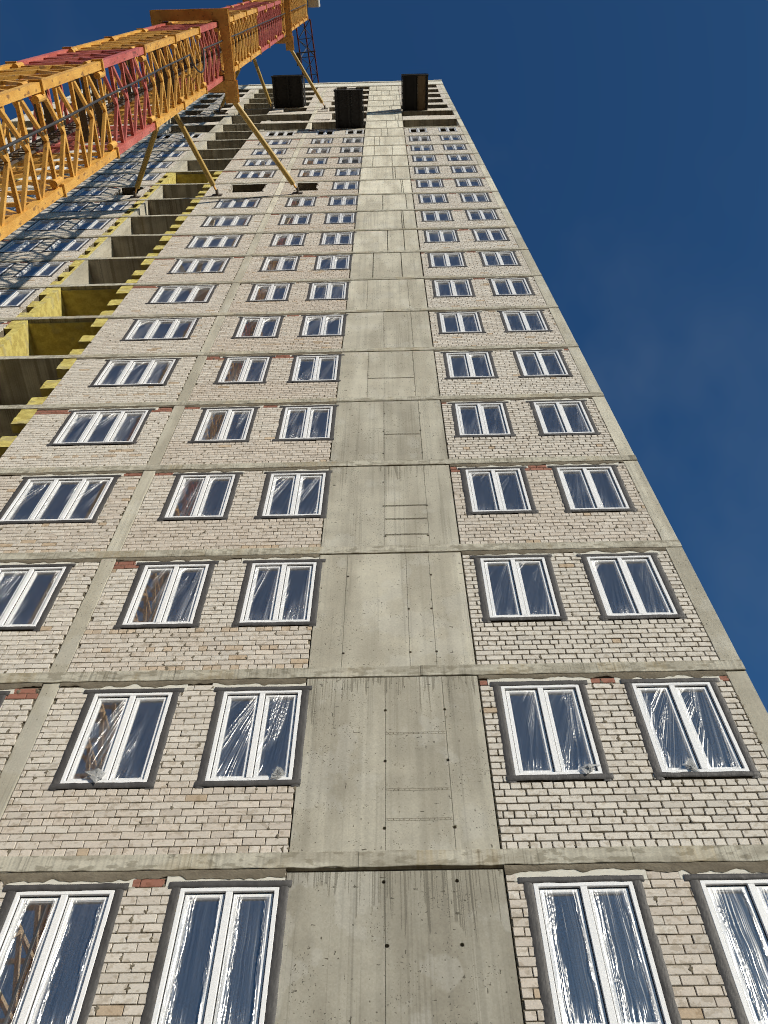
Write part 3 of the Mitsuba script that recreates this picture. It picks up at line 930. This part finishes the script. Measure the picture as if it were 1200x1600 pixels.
for n in range(0, 25):
    z0 = ZS + n * SEC
    z1 = min(z0 + SEC, MAST_TOP)
    z0 = max(z0, 0.02)
    if z1 - z0 < 0.3:
        continue
    S = new_key(f'{C_}__mast_section')
    col = colour(n)
    labels[S] = {'label': 'red painted mast section' if col == 'm_red' else 'yellow painted mast section'}
    near = n < 11
    lat = MB()

    def member(name, p, q, w, d=None, up=(0, 0, 1)):
        if near:
            put(f'{S}__{name}', MB().bar(p, q, w, d, up), col)
        else:
            lat.bar(p, q, w, d, up)

    for (x, y) in CORN:
        mb = MB()
        mb.box(x - 0.085, x + 0.085, y - 0.085, y + 0.085, z0 + 0.004, z1 - 0.004)
        put(f'{S}__chord', mb, col)
        sx, sy = (1 if x == MX1 else -1), (1 if y == MY1 else -1)
        sl = MB()
        sl.tube([(x - sx * 0.19, y + sy * 0.03, z1 - 0.36), (x - sx * 0.19, y + sy * 0.03, z1 + 0.05)], 0.078, 12)
        sl.tube([(x + sx * 0.03, y - sy * 0.19, z1 - 0.36), (x + sx * 0.03, y - sy * 0.19, z1 + 0.05)], 0.078, 12)
        sl.box(x - 0.13, x + 0.13, y - 0.13, y + 0.13, z1 - 0.06, z1 - 0.01)
        sl.box(min(x, x - sx * 0.2), max(x, x - sx * 0.2), y - 0.03, y + 0.03, z1 - 0.25, z1 - 0.07)
        sl.box(x - 0.03, x + 0.03, min(y, y - sy * 0.2), max(y, y - sy * 0.2), z1 - 0.25, z1 - 0.07)
        put(f'{S}__joint_sleeve', sl, 'm_yellow')
    hs = np.linspace(z0, z1, NB + 1)
    for f in range(4):
        a, b = CORN[f], CORN[(f + 1) % 4]
        for i in range(1, NB + 1):
            h, hp = hs[i] - 0.14, hs[i - 1] + 0.06 if i == 1 else hs[i - 1] - 0.08
            A, Bp = np.array([*a, h]), np.array([*b, h])
            M = (A + Bp) / 2
            member('horizontal_brace', A, Bp, 0.075, 0.075)
            member('diagonal_brace', M, (*a, hp), 0.075, 0.075)
            member('diagonal_brace', M, (*b, hp), 0.075, 0.075)
    if not near:
        put(f'{S}__lattice', lat, col)
    # ladder and rest platform inside
    lx, ly = MX0 + 0.75, MY1 - 0.45
    ld = MB()
    for s in (-0.2, 0.2):
        ld.bar((lx + s, ly, z0), (lx + s, ly, z1), 0.045)
    z = z0 + 0.15
    while z < z1:
        ld.bar((lx - 0.2, ly, z), (lx + 0.2, ly, z), 0.028)
        z += 0.3
    put(f'{S}__ladder', ld, 'm_steel')
    if n % 2 == 0 and n > 0:
        pl = MB()
        for q in range(8):
            x = MX0 + 0.18 + q * 0.21
            if not (lx - 0.35 < x < lx + 0.35):
                pl.box(x, x + 0.17, MY0 + 0.2, MY1 - 0.2, z0 + 0.3, z0 + 0.33)
        put(f'{S}__rest_platform', pl, 'm_steel')


def collar(zc):
    T_ = new_key(f'{C_}__tie_collar')
    o, w, hh = 0.14, 0.40, 0.30
    X0, X1, Y0, Y1 = MX0 - o - w, MX1 + o + w, MY0 - o - w, MY1 + o + w
    for (x0, x1, y0, y1) in ((X1 - w, X1, Y0, Y1), (X0, X0 + w, Y0, Y1), (X0 + w + 0.004, X1 - w - 0.004, Y0, Y0 + w), (X0 + w + 0.004, X1 - w - 0.004, Y1 - w, Y1)):
        mb = MB()
        mb.box(x0, x1, y0, y1, zc - hh / 2, zc - hh / 2 + 0.025)
        mb.box(x0, x1, y0, y1, zc + hh / 2 - 0.025, zc + hh / 2)
        i = 0.03
        mb.box(x0 + i, x1 - i, y0 + i, y1 - i, zc - hh / 2 + 0.026, zc + hh / 2 - 0.026)
        put(f'{T_}__beam', mb, 'm_yellow')
    ends = []
    for x in (X1 - w / 2, X0 + w / 2):
        mb = MB()
        mb.box(x - 0.26, x + 0.26, Y1 - 0.42, Y1 + 0.42, zc - hh / 2 - 0.032, zc - hh / 2 - 0.006)
        mb.box(x - 0.26, x + 0.26, Y1 - 0.42, Y1 + 0.42, zc + hh / 2 + 0.006, zc + hh / 2 + 0.03)
        for q in (-0.14, 0.14):
            for yy in (Y1 - 0.2, Y1 - 0.02):
                mb.tube([(x + q, yy, zc - hh / 2 - 0.06), (x + q, yy, zc - hh / 2 - 0.02)], 0.022, 6)
        put(f'{T_}__gusset_plate', mb, 'm_yellow')
        ends.append((x, Y1 + 0.28, zc))
    return ends


def strut(p, q):
    p, q = np.array(p, float), np.array(q, float)
    S = new_key(f'{C_}__tie_strut')
    a = (q - p) / np.linalg.norm(q - p)
    put(f'{S}__pipe', MB().tube([p + a * 0.12, q - a * 0.3], 0.115, 16), 'm_strut', True)
    put(f'{S}__clevis', MB().bar(p - a * 0.05, p + a * 0.3, 0.06, 0.16).bar(q - a * 0.55, q - a * 0.02, 0.05, 0.16), 'm_yellow')
    put(f'{S}__wall_bracket', MB().box(q[0] - 0.22, q[0] + 0.22, -0.045, -0.018, q[2] - 0.16, q[2] + 0.16).box(q[0] - 0.05, q[0] + 0.05, -0.25, -0.046, q[2] - 0.1, q[2] + 0.1), 'm_steel')


for zc, feet in ((36.6 + Z0, (-3.93, -7.49, -11.13)), (63.1 + Z0, (-4.22, -7.95, -11.6))):
    e1, e4 = collar(zc)
    zf = zl(12) + 0.36 + 0.3 if zc < 50 + Z0 else zc
    strut(e1, (feet[0], -0.15, zc))
    strut(e4, (feet[1], -0.15, zc))
    strut((e4[0] - 0.12, e4[1], e4[2]), (feet[2], -0.15, zc))

# power cable down the mast, with a slack loop
pts = [(-6.50, -5.75, 0.3)]
for z in np.arange(3, 34.6, 1.0):
    pts.append((-6.50 + 0.02 * math.sin(z), -5.80 - 0.007 * z, z))
pts = np.array(pts)
put(f'{C_}__power_cable', MB().tube(pts, 0.028, 8), 'm_cable', True)
t = np.linspace(0, 1, 24)
loop = np.stack([-6.5 + 0.12 * np.sin(np.pi * t), -6.03 + 0.75 * np.sin(np.pi * t) ** 0.7 * (1 - 0.35 * t), 34.0 + 2.6 * t], -1)
put(f'{C_}__power_cable', MB().tube(loop, 0.03, 8), 'm_cable', True)
pts = np.array([(-6.5 + 0.02 * math.sin(z), -6.02 + 0.004 * (z - 36), z) for z in np.arange(36.6, MAST_TOP - 2, 1.5)])
put(f'{C_}__power_cable', MB().tube(pts, 0.03, 8), 'm_cable', True)

# slewing unit, cab, jib over the building
zt = MAST_TOP
mb = MB()
mb.box(MX0 - 0.02, MX1 + 0.02, MY0 - 0.02, MY1 + 0.02, zt + 0.004, zt + 0.35)
mb.tube([(-7.71, -5.62, zt + 0.354), (-7.71, -5.62, zt + 0.9)], 0.95, 24)
mb.box(MX0 + 0.2, MX1 - 0.05, MY0 + 0.1, MY1 + 0.1, zt + 0.904, zt + 2.4)
put(f'{C_}__slewing_unit', mb, 'm_yellow')
put(f'{C_}__cab', MB().box(-6.62, -5.66, -7.1, -5.45, zt + 0.9, zt + 2.9, None, 0.05), 'm_cab')
J = np.array([-7.35, -4.4, zt + 3.2])
JD = np.array([0.085, 1.0, 0.0])
JD /= np.linalg.norm(JD)
JS = np.array([JD[1], -JD[0], 0])
ch, br = MB(), MB()
n_j, step = 22, 1.5
for s, up in ((-0.68, 0), (0.68, 0), (0.0, 1.25)):
    ch.bar(J + JS * s + (0, 0, up), J + JS * s + (0, 0, up) + JD * n_j * step, 0.12)
for i in range(n_j):
    a, b = J + JD * i * step, J + JD * (i + 1) * step
    br.bar(a - JS * 0.68, a + JS * 0.68, 0.06)
    br.bar(a - JS * 0.68 * (1 if i % 2 else -1), b + JS * 0.68 * (1 if i % 2 else -1), 0.06)
    for s in (-0.68, 0.68):
        m = (a + b) / 2 + (0, 0, 1.25)
        br.bar(a + JS * s, m, 0.05)
        br.bar(b + JS * s, m, 0.05)
put(f'{C_}__jib__chords', ch, 'm_rust')
put(f'{C_}__jib__bracing', br, 'm_steel')
tr = MB()
c = J + JD * 2.6
tr.box(c[0] - 1.0, c[0] - 0.62, c[1], c[1] + 1.1, c[2] - 0.25, c[2] + 0.1)
tr.bar(c - JS * 0.8, c + JS * 0.8, 0.1)
put(f'{C_}__jib__trolley', tr, 'm_steel')
